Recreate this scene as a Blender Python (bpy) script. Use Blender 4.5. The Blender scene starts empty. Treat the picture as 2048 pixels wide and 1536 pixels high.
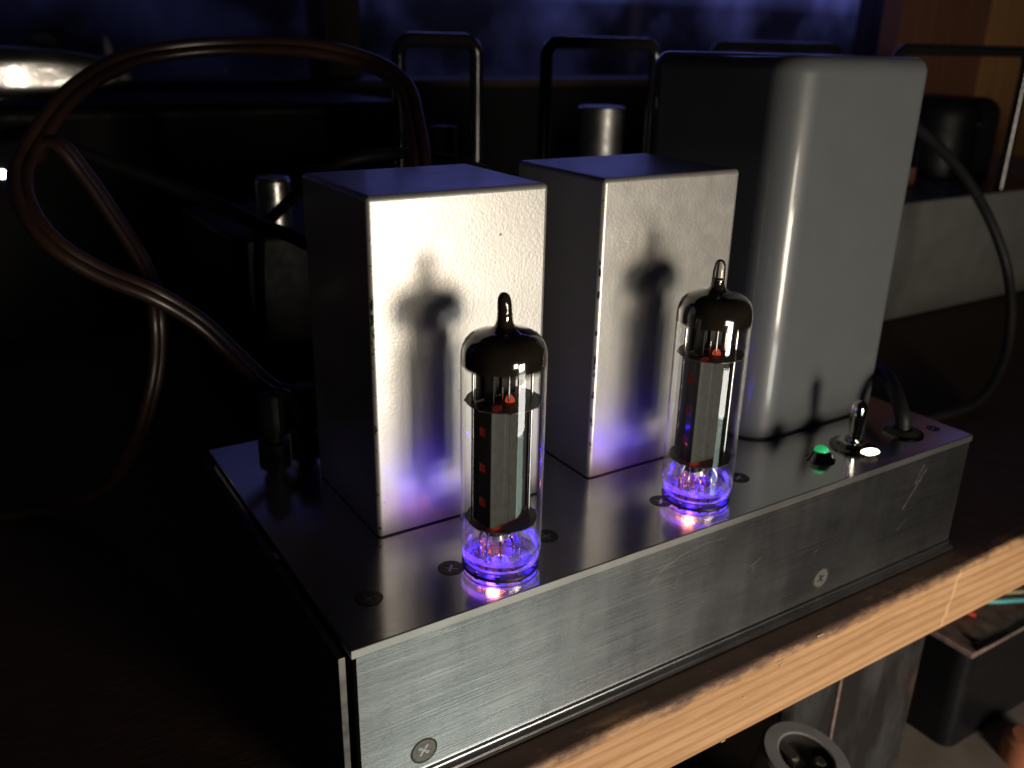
import bpy, bmesh, math, random
from mathutils import Vector, Matrix, Euler
random.seed(7)
S = 0.001                       # everything below is written in millimetres
D2R = math.radians
scene = bpy.context.scene
COL = scene.collection

# ------------------------------------------------------------------ camera
cam_d = bpy.data.cameras.new('camera')
cam = bpy.data.objects.new('camera', cam_d); COL.objects.link(cam)
cam_d.sensor_width = 36.0
cam_d.lens = 31.312
cam_d.clip_start = 0.01; cam_d.clip_end = 20
_r = Vector((0.84640863, -0.53214431, 0.02036824)); _u = Vector((0.17533592, 0.31458992, 0.93289362)); _f = Vector((0.50284167, 0.78603793, -0.35957563))
m = Matrix((( _r.x, _u.x, -_f.x), (_r.y, _u.y, -_f.y), (_r.z, _u.z, -_f.z))).to_4x4()
m.translation = Vector((-61.457, -163.411, 133.335)) * S
cam.matrix_world = m
cam_d.dof.use_dof = True
cam_d.dof.focus_distance = 0.238
cam_d.dof.aperture_fstop = 16.0
scene.camera = cam

# ------------------------------------------------------------------ world, lamps, exposure
w = bpy.data.worlds.new('World'); scene.world = w; w.use_nodes = True
bg = w.node_tree.nodes['Background']
bg.inputs['Color'].default_value = (0.92, 0.86, 0.86, 1); bg.inputs['Strength'].default_value = 0.0026

def area_lamp(name, loc, target, sx, sy, power, col):
    d = bpy.data.lights.new(name, 'AREA'); d.shape = 'RECTANGLE'
    d.size = sx * S; d.size_y = sy * S; d.energy = power; d.color = col
    o = bpy.data.objects.new(name, d); COL.objects.link(o)
    o.location = Vector(loc) * S
    z = (Vector(loc) - Vector(target)).normalized()            # lamp shines along -z, keeps its long side upright
    x = Vector((0, 0, 1)).cross(z).normalized(); y = z.cross(x)
    o.matrix_world = Matrix(((x.x, y.x, z.x, loc[0]*S), (x.y, y.y, z.y, loc[1]*S), (x.z, y.z, z.z, loc[2]*S), (0, 0, 0, 1)))
    return o
area_lamp('work_lamp', (174, -457, -26), (110, 40, 40), 112, 112, 1.55, (1.0, 0.87, 0.70))
area_lamp('second_lamp', (26, -1200, -52), (80, 40, 40), 230, 230, 2.5, (1.0, 0.88, 0.73))
area_lamp('lit_screen_upper', (205, -480, -142), (110, 40, 20), 170, 60, 0.34, (1.0, 0.97, 0.90))
area_lamp('lit_screen_lower', (195, -480, -226), (110, 40, 20), 150, 104, 0.12, (0.74, 1.0, 0.86))

scene.view_settings.view_transform = 'Standard'
scene.view_settings.look = 'None'
scene.view_settings.exposure = 0.0
scene.view_settings.gamma = 1.0
scene.view_settings.use_curve_mapping = False
scene.render.engine = 'CYCLES'
scene.cycles.use_denoising = True
scene.cycles.max_bounces = 14
scene.cycles.transparent_max_bounces = 24
scene.cycles.sample_clamp_indirect = 16.0

# ------------------------------------------------------------------ object helpers
def tag(o, label=None, cat=None, group=None, kind=None):
    if label: o['label'] = label
    if cat: o['category'] = cat
    if group: o['group'] = group
    if kind: o['kind'] = kind
    return o
def empty(name, loc=(0, 0, 0), label=None, cat=None, group=None):
    o = bpy.data.objects.new(name, None); COL.objects.link(o)
    o.empty_display_size = 0.01
    o.location = Vector(loc) * S
    return tag(o, label, cat, group)
def wloc(o):
    v = Vector((0, 0, 0))
    while o is not None:
        v = v + o.location; o = o.parent
    return v
def obj(name, bm, mat, parent=None, smooth=True, loc=None, rot=None, ang=35):
    """one mesh object; bm is in mm. loc None: bm is in scene coordinates, else local to loc (relative to the parent)"""
    bmesh.ops.recalc_face_normals(bm, faces=bm.faces[:])
    bm.verts.index_update()
    for v in bm.verts: v.co *= S
    if smooth:
        for f in bm.faces: f.smooth = not f.select          # selected: the large flat faces
        lim = D2R(ang)
        for e in bm.edges:
            if len(e.link_faces) == 2 and e.calc_face_angle(0) > lim: e.smooth = False
    me = bpy.data.meshes.new(name); bm.to_mesh(me); bm.free()
    me.materials.append(mat)
    o = bpy.data.objects.new(name, me); COL.objects.link(o)
    if parent is not None: o.parent = parent
    if loc is None:
        o.location = -wloc(parent) if parent is not None else (0, 0, 0)
    else:
        o.location = Vector(loc) * S
    if rot: o.rotation_euler = rot
    return o
def copy_tree(o, parent=None):
    c = o.copy(); COL.objects.link(c); c.parent = parent
    for ch in list(o.children): copy_tree(ch, c)
    return c

# ------------------------------------------------------------------ mesh helpers (mm)
def box(bm, x0, x1, y0, y1, z0, z1, bev=0.0, seg=2):
    r = bmesh.ops.create_cube(bm, size=1.0)
    vs = r['verts']
    for v in vs:
        v.co = Vector((x0 + (v.co.x + .5) * (x1 - x0), y0 + (v.co.y + .5) * (y1 - y0), z0 + (v.co.z + .5) * (z1 - z0)))
    if bev > 0:
        es = list({e for v in vs for e in v.link_edges})
        res = bmesh.ops.bevel(bm, geom=es, offset=bev, segments=seg, profile=0.5, affect='EDGES')
        fs = {f for v in res['verts'] for f in v.link_faces}
        for f in fs: f.select = False
        for f in sorted(fs, key=lambda q: -q.calc_area())[:6]: f.select = True
    return bm
def B(*a, **k): return box(bmesh.new(), *a, **k)
def lathe(bm, prof, n=48, c=(0, 0, 0), wob=None, close=False):
    rings = []
    for i, (r, z) in enumerate(prof):
        if r < 1e-6:
            rings.append([bm.verts.new((c[0], c[1], c[2] + z))])
        else:
            ring = []
            for k in range(n):
                a = 2 * math.pi * k / n
                rr = r * (wob(a, i) if wob else 1)
                ring.append(bm.verts.new((c[0] + rr * math.cos(a), c[1] + rr * math.sin(a), c[2] + z)))
            rings.append(ring)
    prs = list(zip(rings[:-1], rings[1:]))
    if close: prs.append((rings[-1], rings[0]))
    for A, Bq in prs:
        if len(A) == 1 and len(Bq) == 1: continue
        for k in range(n):
            k2 = (k + 1) % n
            if len(A) == 1: bm.faces.new((A[0], Bq[k], Bq[k2]))
            elif len(Bq) == 1: bm.faces.new((A[k], A[k2], Bq[0]))
            else: bm.faces.new((A[k], A[k2], Bq[k2], Bq[k]))
    return bm
def L(prof, n=48, c=(0, 0, 0), **k): return lathe(bmesh.new(), prof, n, c, **k)
def spline(pts, per=10):
    P = [Vector(p) for p in pts]; P = [P[0] * 2 - P[1]] + P + [P[-1] * 2 - P[-2]]
    out = []
    for i in range(1, len(P) - 2):
        for k in range(per):
            t = k / per
            a, b, c, d = P[i - 1], P[i], P[i + 1], P[i + 2]
            out.append(0.5 * ((2 * b) + (-a + c) * t + (2 * a - 5 * b + 4 * c - d) * t * t + (-a + 3 * b - 3 * c + d) * t ** 3))
    out.append(P[-2])
    return out
def sweep(bm, path, r, n=12, section=None, up=(0, 0, 1), cap=True):
    """sweep a circle (or a list of 2-D section points) along a list of points"""
    sec = section or [(r * math.cos(2 * math.pi * k / n), r * math.sin(2 * math.pi * k / n)) for k in range(n)]
    path = [Vector(p) for p in path]
    t0 = (path[1] - path[0]).normalized(); upv = Vector(up)
    if abs(t0.dot(upv)) > 0.95: upv = Vector((1, 0, 0))
    nrm = (upv - t0 * upv.dot(t0)).normalized()
    rings = []
    for i, p in enumerate(path):
        t = (path[min(i + 1, len(path) - 1)] - path[max(i - 1, 0)]).normalized()
        nrm = (nrm - t * nrm.dot(t)).normalized(); bi = t.cross(nrm)
        rings.append([bm.verts.new(p + bi * a + nrm * b) for a, b in sec])
    n = len(sec)
    for A, Bq in zip(rings[:-1], rings[1:]):
        for k in range(n): bm.faces.new((A[k], A[(k + 1) % n], Bq[(k + 1) % n], Bq[k]))
    if cap:
        bm.faces.new(rings[0]); bm.faces.new(rings[-1])
    return bm
def T(path, r, n=12, **k): return sweep(bmesh.new(), path, r, n, **k)
def rrect(x0, x1, y0, y1, rs, seg=8):
    out = []
    rs = rs if isinstance(rs, (tuple, list)) else (rs,) * 4          # front right, back right, back left, front left
    for sx, sy, a0, r in ((1, -1, -90, rs[0]), (1, 1, 0, rs[1]), (-1, 1, 90, rs[2]), (-1, -1, 180, rs[3])):
        cx = x1 - r if sx > 0 else x0 + r; cy = y1 - r if sy > 0 else y0 + r
        for k in range(seg + 1):
            a = D2R(a0 + 90 * k / seg); out.append((cx + r * math.cos(a), cy + r * math.sin(a)))
    return out
def rprism(x0, x1, y0, y1, z0, z1, rp, rt, seg=8, tseg=6):
    """upright box, plan corners rounded by rp, top edges by rt"""
    bm = bmesh.new(); rings = []
    lv = [(0, z0)] + [(rt * (1 - math.cos(D2R(90 * k / tseg))), z1 - rt + rt * math.sin(D2R(90 * k / tseg))) for k in range(tseg + 1)]
    for ins, z in lv:
        rr = [max(q - ins, 0.15) for q in (rp if isinstance(rp, (tuple, list)) else (rp,) * 4)]
        rings.append([bm.verts.new((x, y, z)) for x, y in rrect(x0 + ins, x1 - ins, y0 + ins, y1 - ins, rr, seg)])
    n = len(rings[0])
    for i, (A, Bq) in enumerate(zip(rings[:-1], rings[1:])):
        for k in range(n):
            f = bm.faces.new((A[k], A[(k + 1) % n], Bq[(k + 1) % n], Bq[k])); f.select = i == 0 and k % (seg + 1) == seg
    bm.faces.new(rings[-1]).select = True; bm.faces.new(list(reversed(rings[0]))).select = True
    return bm
def plate(poly, z0, z1, bm=None):
    bm = bm or bmesh.new()
    a = [bm.verts.new((x, y, z0)) for x, y in poly]; b = [bm.verts.new((x, y, z1)) for x, y in poly]
    n = len(poly); bm.faces.new(b); bm.faces.new(list(reversed(a)))
    for k in range(n): bm.faces.new((a[k], a[(k + 1) % n], b[(k + 1) % n], b[k]))
    return bm

# ------------------------------------------------------------------ material helpers
class M:
    def __init__(s, name):
        s.m = bpy.data.materials.new(name); s.m.use_nodes = True
        s.nt = s.m.node_tree; s.n = s.nt.nodes; s.l = s.nt.links
        s.p = s.n['Principled BSDF']; s.out = s.n['Material Output']
        s._tc = None
    def set(s, **k):
        for a, v in k.items():
            s.p.inputs[a.replace('_', ' ')].default_value = v
        return s
    def tc(s):
        if not s._tc: s._tc = s.n.new('ShaderNodeTexCoord')
        return s._tc.outputs['Object']
    def map(s, scale, rot=(0, 0, 0), loc=(0, 0, 0)):
        q = s.n.new('ShaderNodeMapping'); q.inputs['Scale'].default_value = scale; q.inputs['Rotation'].default_value = rot; q.inputs['Location'].default_value = loc
        s.l.new(s.tc(), q.inputs['Vector']); return q.outputs[0]
    def noise(s, scale, detail=4, rough=.55, vec=None, dist=0):
        q = s.n.new('ShaderNodeTexNoise'); q.inputs['Scale'].default_value = scale; q.inputs['Detail'].default_value = detail
        q.inputs['Roughness'].default_value = rough; q.inputs['Distortion'].default_value = dist
        s.l.new(vec if vec else s.tc(), q.inputs['Vector']); return q.outputs['Fac']
    def ramp(s, fac, stops):
        q = s.n.new('ShaderNodeValToRGB'); e = q.color_ramp.elements
        while len(e) < len(stops): e.new(0.5)
        for el, (p, c) in zip(e, stops):
            el.position = p; el.color = c if len(c) == 4 else (*c, 1)
        s.l.new(fac, q.inputs[0]); return q.outputs[0]
    def rng(s, fac, a, b, c, d):
        q = s.n.new('ShaderNodeMapRange'); q.inputs[1].default_value = a; q.inputs[2].default_value = b; q.inputs[3].default_value = c; q.inputs[4].default_value = d
        s.l.new(fac, q.inputs[0]); return q.outputs[0]
    def math(s, op, a, b=0.0, c=None):
        q = s.n.new('ShaderNodeMath'); q.operation = op
        for i, v in enumerate((a, b, c)):
            if v is None: continue
            if isinstance(v, (int, float)): q.inputs[i].default_value = v
            else: s.l.new(v, q.inputs[i])
        return q.outputs[0]
    def mix(s, fac, a, b):
        q = s.n.new('ShaderNodeMix'); q.data_type = 'RGBA'
        for i, v in ((0, fac), (6, a), (7, b)):
            if isinstance(v, (int, float)): q.inputs[i].default_value = v
            elif isinstance(v, tuple): q.inputs[i].default_value = v if len(v) == 4 else (*v, 1)
            else: s.l.new(v, q.inputs[i])
        return q.outputs[2]
    def xyz(s):
        q = s.n.new('ShaderNodeSeparateXYZ'); s.l.new(s.tc(), q.inputs[0]); return q.outputs
    def to(s, out, inp): s.l.new(out, s.p.inputs[inp]); return s
    def bump(s, h, strength=.2, dist=0.0002, prev=None):
        q = s.n.new('ShaderNodeBump'); q.inputs['Strength'].default_value = strength; q.inputs['Distance'].default_value = dist
        s.l.new(h, q.inputs['Height'])
        if prev: s.l.new(prev, q.inputs['Normal'])
        s.l.new(q.outputs[0], s.p.inputs['Normal']); return q.outputs[0]
def simple(name, col, rough=.5, metal=0., bump=None, var=.15, vscale=120, **k):
    q = M(name).set(Roughness=rough, Metallic=metal, **k)
    c = q.ramp(q.noise(vscale, 5), [(.3, tuple(x * (1 - var) for x in col)), (.7, tuple(min(1, x * (1 + var)) for x in col))])
    q.to(c, 'Base Color')
    q.to(q.rng(q.noise(vscale * 2.3, 4), .3, .7, max(rough - .07, .02), rough + .07), 'Roughness')
    if bump: q.bump(q.noise(bump[0], 3), bump[1], bump[2])
    return q.m
def emis(name, col, strength):
    q = M(name).set(Base_Color=(0.02, 0.02, 0.02, 1), Emission_Color=(*col, 1), Emission_Strength=strength); return q.m

MAT = {}
def build_materials():
    # silver textured paint of the two output transformers
    q = M('silver_textured_paint').set(Metallic=.78, Coat_Weight=.25, Coat_Roughness=.12, Coat_IOR=1.5)
    big = q.noise(45, 3)
    X, Y, Z = q.xyz()
    dx = q.math('MINIMUM', q.math('ABSOLUTE', q.math('SUBTRACT', X, .02655)), q.math('ABSOLUTE', q.math('SUBTRACT', X, .1006)))
    chip = q.math('MULTIPLY', q.math('MULTIPLY', q.rng(dx, .0006, .0011, 1, 0), q.rng(q.math('SUBTRACT', Y, .0427), .0005, .0010, 1, 0)), q.rng(q.noise(170, 5, .7), .56, .60, 0, 1))
    speck = q.rng(q.noise(330, 2, .4), .765, .785, 0, .8)
    dirt = q.math('MULTIPLY', q.rng(Z, .0005, .009, .5, 0), q.rng(q.noise(60, 5, .7), .35, .65, 0, 1))
    c = q.ramp(big, [(.35, (.555, .54, .515)), (.7, (.615, .60, .575))])
    c = q.mix(dirt, c, (.30, .28, .25))
    q.to(q.mix(q.math('MAXIMUM', chip, speck), c, (.03, .027, .025)), 'Base Color')
    q.to(q.rng(q.noise(160, 4), .3, .7, .39, .46), 'Roughness')
    b = q.bump(q.noise(1300, 2, .5), .30, .00016)
    q.bump(q.noise(200, 2, .5), .014, .0008, b)
    MAT['silver'] = q.m
    # smooth grey gloss paint of the mains transformer
    q = M('grey_gloss_paint').set(Metallic=0., Coat_Weight=.6, Coat_Roughness=.08)
    q.to(q.ramp(q.noise(60, 4), [(.35, (.092, .101, .108)), (.7, (.098, .107, .114))]), 'Base Color')
    q.to(q.rng(q.noise(300, 4), .3, .7, .40, .46), 'Roughness')
    q.bump(q.noise(350, 2), .05, .0003)
    MAT['grey_gloss'] = q.m
    # brushed aluminium (grain along x) with scratches and smears
    def alu(name, base, r0, r1, aniso, grain=(40, 40, 3200), gb=.10):
        q = M(name).set(Metallic=1.0, Anisotropic=aniso)
        g = q.noise(1, 3, .6, q.map(grain))
        sm = q.noise(28, 4, .6, q.map((.6, 1, 1)))
        sp = q.noise(420, 6, .75)
        c0 = q.ramp(sm, [(.3, tuple(x * .90 for x in base)), (.7, base)])
        c1 = q.mix(q.rng(g, .35, .75, 0, .35), c0, tuple(x * .55 for x in base))
        c2 = q.mix(q.rng(sp, .66, .74, 0, .45), c1, tuple(x * .35 for x in base))
        q.to(c2, 'Base Color')
        fm = q.noise(1, 4, .6, q.map((75, 75, 14)))
        q.to(q.math('ADD', q.math('ADD', q.rng(sm, .25, .75, r0, r1), q.rng(fm, .35, .65, -.012, .012)), q.rng(g, .3, .7, -.04, .04)), 'Roughness')
        q.bump(g, gb, .0001)
        tg = q.n.new('ShaderNodeTangent'); tg.direction_type = 'RADIAL'; tg.axis = 'X'
        if aniso: q.l.new(tg.outputs[0], q.p.inputs['Tangent'])
        return q.m
    MAT['alu_front'] = alu('brushed_aluminium_front', (.55, .545, .56), .24, .30, .0, (16, 16, 7000), .28)
    MAT['alu_top'] = alu('brushed_aluminium_top', (.93, .92, .90), .13, .19, .0, (60, 2600, 60), .05)
    MAT['alu_strip'] = alu('sawn_plate_edge', (.50, .49, .47), .33, .42, .0, (30, 30, 2600))
    MAT['alu_edge'] = alu('cut_aluminium_edge', (.54, .535, .52), .36, .50, .0, (60, 60, 1500))
    MAT['scratch'] = simple('bare_scratch_metal', (.27, .265, .26), .55, .7, var=.5, vscale=700)
    MAT['alu_shaded'] = simple('shaded_sheet_aluminium', (.16, .155, .15), .5, 1., var=.3, vscale=300)  # darkened copy of the chassis metal, shade put into the colour
    MAT['steel_screw'] = simple('screw_steel', (.42, .41, .39), .28, 1., var=.3, vscale=900)
    MAT['screw_satin'] = simple('satin_screw_steel', (.20, .195, .185), .42, .55, var=.3, vscale=900)
    MAT['screw_dark'] = simple('dark_screw_steel', (.10, .095, .09), .33, 1., var=.3, vscale=900)
    MAT['chrome'] = simple('chrome', (.78, .77, .74), .07, 1., var=.05)
    MAT['chrome_dark'] = simple('dark_chrome', (.22, .22, .22), .12, 1., var=.1)
    MAT['rubber'] = simple('black_rubber', (.018, .017, .017), .42, bump=(900, .1, .0002))
    MAT['cord'] = simple('black_pvc_cord', (.009, .0085, .009), .55, Specular_IOR_Level=.25, bump=(300, .08, .0004))
    MAT['cabinet_black'] = simple('black_satin_lacquer', (.003, .003, .004), .5, var=.05, vscale=8, Specular_IOR_Level=.08)
    MAT['black_gloss'] = simple('black_gloss_enamel', (.010, .010, .011), .14, bump=(90, .1, .0008))
    MAT['black_satin'] = simple('black_satin_paint', (.005, .005, .006), .5, Specular_IOR_Level=.2)
    MAT['bg_grey'] = simple('grey_hammered_enamel', (.125, .122, .118), .42, bump=(260, .12, .0006), var=.12, vscale=40)
    MAT['can_dull'] = simple('dull_can_aluminium', (.26, .255, .25), .44, 1., var=.1)
    MAT['can_alu'] = simple('can_aluminium', (.55, .54, .52), .32, 1., var=.1)
    # brown translucent speaker flex
    q = M('copper_brown_flex').set(Roughness=.40, Coat_Weight=.25, Coat_Roughness=.22)
    q.to(q.ramp(q.noise(1, 3, .6, q.map((900, 900, 900))), [(.3, (.011, .0048, .0032)), (.7, (.026, .011, .0065))]), 'Base Color')
    MAT['flex'] = q.m
    # thin glass: mirror-like at grazing angles, clear otherwise
    def thin_glass(name, tint, boost=1.0, rough=.015):
        q = M(name); q.n.remove(q.p)
        tr = q.n.new('ShaderNodeBsdfTransparent'); tr.inputs[0].default_value = (*tint, 1)
        gl = q.n.new('ShaderNodeBsdfGlossy'); gl.inputs['Roughness'].default_value = rough; gl.inputs['Color'].default_value = (1, 1, 1, 1)
        lw = q.n.new('ShaderNodeLayerWeight'); lw.inputs['Blend'].default_value = .5      # Schlick, the same from both sides of the sheet
        f = q.math('MULTIPLY', q.math('ADD', q.math('MULTIPLY', q.math('POWER', lw.outputs['Facing'], 5.0), .95), .042), boost)
        mx = q.n.new('ShaderNodeMixShader'); q.l.new(f, mx.inputs[0]); q.l.new(tr.outputs[0], mx.inputs[1]); q.l.new(gl.outputs[0], mx.inputs[2])
        q.l.new(mx.outputs[0], q.out.inputs['Surface']); return q.m
    MAT['glass'] = thin_glass('tube_glass', (.965, .97, .965), 1.6)
    MAT['pane'] = thin_glass('window_glass', (.9, .92, .95), 1.1)
    # frosted part of the tube foot: glass that scatters some of the light it carries
    q = M('frosted_foot_glass'); q.n.remove(q.p)
    tr = q.n.new('ShaderNodeBsdfTransparent'); tr.inputs[0].default_value = (.9, .9, .95, 1)
    gl = q.n.new('ShaderNodeBsdfGlossy'); gl.inputs['Roughness'].default_value = .08
    tl = q.n.new('ShaderNodeBsdfTranslucent'); tl.inputs[0].default_value = (.75, .78, .85, 1)
    df = q.n.new('ShaderNodeBsdfDiffuse'); df.inputs[0].default_value = (.75, .78, .85, 1)
    a = q.n.new('ShaderNodeMixShader'); a.inputs[0].default_value = .5; q.l.new(tl.outputs[0], a.inputs[1]); q.l.new(df.outputs[0], a.inputs[2])
    b = q.n.new('ShaderNodeMixShader'); q.l.new(q.rng(q.noise(500, 3), .35, .65, .03, .17), b.inputs[0]); q.l.new(tr.outputs[0], b.inputs[1]); q.l.new(a.outputs[0], b.inputs[2])
    c = q.n.new('ShaderNodeMixShader'); c.inputs[0].default_value = .10; q.l.new(b.outputs[0], c.inputs[1]); q.l.new(gl.outputs[0], c.inputs[2])
    q.l.new(c.outputs[0], q.out.inputs['Surface']); MAT['foot'] = q.m
    q = M('rim_glass'); q.n.remove(q.p)
    tl = q.n.new('ShaderNodeBsdfTranslucent'); tl.inputs[0].default_value = (.8, .8, .85, 1)
    tr = q.n.new('ShaderNodeBsdfTransparent'); gl = q.n.new('ShaderNodeBsdfGlossy'); gl.inputs['Roughness'].default_value = .05
    a = q.n.new('ShaderNodeMixShader'); q.l.new(q.rng(q.noise(420, 3), .4, .6, .3, .65), a.inputs[0]); q.l.new(tr.outputs[0], a.inputs[1]); q.l.new(tl.outputs[0], a.inputs[2])
    b = q.n.new('ShaderNodeMixShader'); b.inputs[0].default_value = .07; q.l.new(a.outputs[0], b.inputs[1]); q.l.new(gl.outputs[0], b.inputs[2])
    q.l.new(b.outputs[0], q.out.inputs['Surface']); MAT['rim'] = q.m
    q = M('solid_tip_glass').set(Base_Color=(.55, .5, .46, 1), Roughness=.03, Transmission_Weight=1.0, IOR=1.5); MAT['tip'] = q.m
    # getter flash: black-brown mirror on the inside of the dome
    q = M('getter_flash').set(Metallic=.0, Roughness=.12, Coat_Weight=1.0, Coat_Roughness=.02)
    q.to(q.ramp(q.noise(180, 3), [(.3, (.012, .009, .007)), (.7, (.022, .017, .012))]), 'Base Color')
    X, Y, Z = q.xyz()
    q.to(q.rng(q.math('ADD', Z, q.math('MULTIPLY', q.noise(260, 4), .0012)), .0574, .0588, .25, 1.0), 'Alpha'); MAT['getter'] = q.m
    MAT['anode'] = simple('carbonised_anode', (.050, .052, .048), .48, .3, var=.2, vscale=500, bump=(1500, .06, .0001))
    MAT['anode_dark'] = simple('dark_inner_metal', (.035, .034, .033), .45, .4, var=.2, vscale=400)
    MAT['lead'] = simple('nickel_lead', (.42, .40, .38), .25, 1.)
    MAT['copper_lead'] = simple('copper_lead', (.62, .30, .17), .25, 1.)
    q = M('mica').set(Roughness=.35, Alpha=.86)
    q.to(q.ramp(q.noise(700, 3), [(.3, (.050, .042, .038)), (.7, (.10, .086, .078))]), 'Base Color'); MAT['mica'] = q.m
    MAT['cathode'] = emis('cathode_glow', (1.0, .085, .07), 2.3)
    MAT['cathode_top'] = emis('cathode_end_glow', (1.0, .11, .05), .42)
    MAT['heater'] = emis('heater_glow', (1.0, .26, .07), 85.0)
    MAT['heater_legs'] = emis('heater_leg_glow', (1.0, .25, .10), .9)
    MAT['led_blue'] = emis('blue_led', (.07, .03, 1.0), 5.0)
    MAT['led_white'] = emis('white_power_led', (.75, .85, 1.0), 9.0)
    q = M('green_led_lens').set(Base_Color=(.05, .5, .2, 1), Roughness=.15, Emission_Color=(.02, .62, .16, 1), Emission_Strength=.5, Coat_Weight=1.0); MAT['led_green'] = q.m
    # shelf board: bare pine on the front edge, dark finish on top that is worn off along the arris
    q = M('shelf_pine').set(Roughness=.55)
    X, Y, Z = q.xyz()
    vec = q.map((9, 60, 150))
    ring = q.noise(1.0, 4, .55, vec, .6)
    wv = q.n.new('ShaderNodeTexWave'); wv.wave_type = 'BANDS'; wv.bands_direction = 'Z'; wv.inputs['Scale'].default_value = 75; wv.inputs['Distortion'].default_value = 7.0
    wv.inputs['Detail'].default_value = 3; wv.inputs['Detail Scale'].default_value = .9; q.l.new(q.map((.10, .5, 1), (0, .03, 0)), wv.inputs['Vector'])
    fib = q.noise(1, 4, .7, q.map((120, 900, 2600)))
    wood = q.mix(q.rng(wv.outputs['Fac'], .5, 1, 0, .75), (.62, .36, .185), (.42, .22, .10))
    wood = q.mix(q.rng(ring, .4, .7, 0, .6), wood, (.36, .18, .078))
    wood = q.mix(q.rng(q.noise(1, 5, .7, q.map((35, 200, 420))), .52, .72, 0, .5), wood, (.26, .125, .055))
    wood = q.mix(q.rng(fib, .45, .8, 0, .35), wood, (.27, .13, .05))
    # pale splintered streaks
    st = q.noise(1, 3, .7, q.map((150, 150, 320)))
    d = q.math('ABSOLUTE', q.math('SUBTRACT', q.math('ADD', X, q.math('MULTIPLY', q.math('ADD', Z, .06), -.22)), q.math('ADD', q.math('MULTIPLY', st, .006), .2345)))
    wood = q.mix(q.rng(d, .0003, .0012, .75, 0), wood, (.78, .52, .28))
    n1 = q.noise(1, 5, .75, q.map((140, 350, 350))); n2 = q.noise(38, 4, .6)
    h = q.math('ADD', q.math('ADD', Z, .0503), q.math('ADD', q.math('MULTIPLY', q.math('SUBTRACT', n1, .5), .0075), q.math('MULTIPLY', q.math('SUBTRACT', n2, .5), .013)))
    mask = q.math('MAXIMUM', q.rng(h, -.0022, .0018, 0, 1), q.rng(Y, -.0085, -.0055, 0, 1))
    dn = q.noise(90, 5, .7)
    dark = q.ramp(dn, [(.25, (.060, .033, .023)), (.55, (.090, .050, .035)), (.8, (.125, .074, .052))])
    q.to(q.mix(mask, wood, dark), 'Base Color')
    q.to(q.rng(mask, 0, 1, .62, .70), 'Roughness')
    q.bump(q.math('ADD', q.math('MULTIPLY', fib, .5), n1), .35, .0004)
    MAT['shelf'] = q.m
    q = M('lower_shelf_paint').set(Roughness=.5)
    q.to(q.ramp(q.noise(50, 5, .65), [(.3, (.22, .185, .16)), (.7, (.30, .26, .23))]), 'Base Color'); MAT['lower'] = q.m
    # brown cabinet boards
    def boards(name, a, b):
        q = M(name).set(Roughness=.45)
        n = q.noise(1, 5, .6, q.map((60, 60, 5)), 1.0)
        q.to(q.ramp(n, [(.3, a), (.7, b)]), 'Base Color'); return q.m
    MAT['cab_a'] = boards('cabinet_walnut', (.105, .045, .027), (.165, .072, .042))
    MAT['cab_b'] = boards('cabinet_oak', (.24, .115, .045), (.33, .17, .07))
    MAT['post'] = boards('dark_window_post', (.022, .012, .009), (.035, .018, .012))
    MAT['rust'] = simple('rusty_plate', (.30, .21, .185), .6, .35, var=.45, vscale=160, bump=(500, .3, .0004))
    MAT['core'] = simple('black_lacquered_core', (.008, .008, .0095), .36, Specular_IOR_Level=.3, bump=(200, .12, .0005))
    MAT['sleeve'] = simple('grey_capacitor_sleeve', (.22, .215, .225), .35, var=.12)
    MAT['bakelite'] = simple('dark_bakelite', (.035, .030, .028), .4)
    MAT['tin'] = simple('tinned_tag', (.62, .58, .52), .3, 1.)
    MAT['wire_cream'] = simple('cream_wire', (.72, .62, .38), .4)
    MAT['wire_teal'] = simple('teal_wire', (.10, .42, .42), .4)
    MAT['wire_red'] = simple('red_wire', (.55, .05, .03), .4)
    MAT['orange'] = simple('orange_plastic', (.50, .19, .10), .4)
    # dark smoked acrylic case with smears
    q = M('smoked_acrylic').set(Roughness=.12, Coat_Weight=.5)
    q.to(q.ramp(q.noise(30, 4, .6, q.map((1, 1, .35))), [(.45, (.018, .017, .018)), (.6, (.06, .06, .062))]), 'Base Color')
    q.to(q.rng(q.noise(24, 5, .65), .35, .65, .08, .40), 'Roughness'); q.bump(q.noise(60, 3), .25, .001); MAT['acrylic'] = q.m
    # evening sky and far garden seen through the window: blue light, darker low down, broken up by foliage
    q = M('evening_sky').set(Base_Color=(0, 0, 0, 1), Roughness=1.0)
    X, Y, Z = q.xyz()
    n = q.noise(9, 3, .5, q.map((1, 1, .9)))
    n2 = q.noise(20, 2, .5)
    n3 = q.noise(5, 2, .5, q.map((1, 1, 1.6), (0, 0, 0), (3.1, 0, .4)))
    n = q.math('MULTIPLY', n, q.rng(n3, .35, .65, .78, 1.2))
    g = q.math('MULTIPLY', q.rng(Z, .178, .30, .0, 1.0), q.math('MULTIPLY', q.rng(n, .35, .62, .35, 1.0), q.rng(X, .26, .34, .08, 1.0)))
    s = q.math('MULTIPLY', q.rng(n, .40, .68, .22, 2.4), q.rng(n2, .3, .7, .55, 1.0))
    st = q.math('ADD', q.math('MULTIPLY', q.math('MULTIPLY', s, q.rng(Z, .125, .195, .22, 1.15)), .06), q.math('MULTIPLY', g, 1.25))
    st = q.math('MULTIPLY', st, q.rng(X, .26, .34, .34, 1.0))
    q.p.inputs['Emission Color'].default_value = (.27, .28, 1.0, 1)
    q.to(st, 'Emission Strength'); MAT['sky'] = q.m
    q = M('crumpled_foil_sleeve').set(Metallic=1.0, Base_Color=(.85, .83, .80, 1), Roughness=.22)
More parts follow.
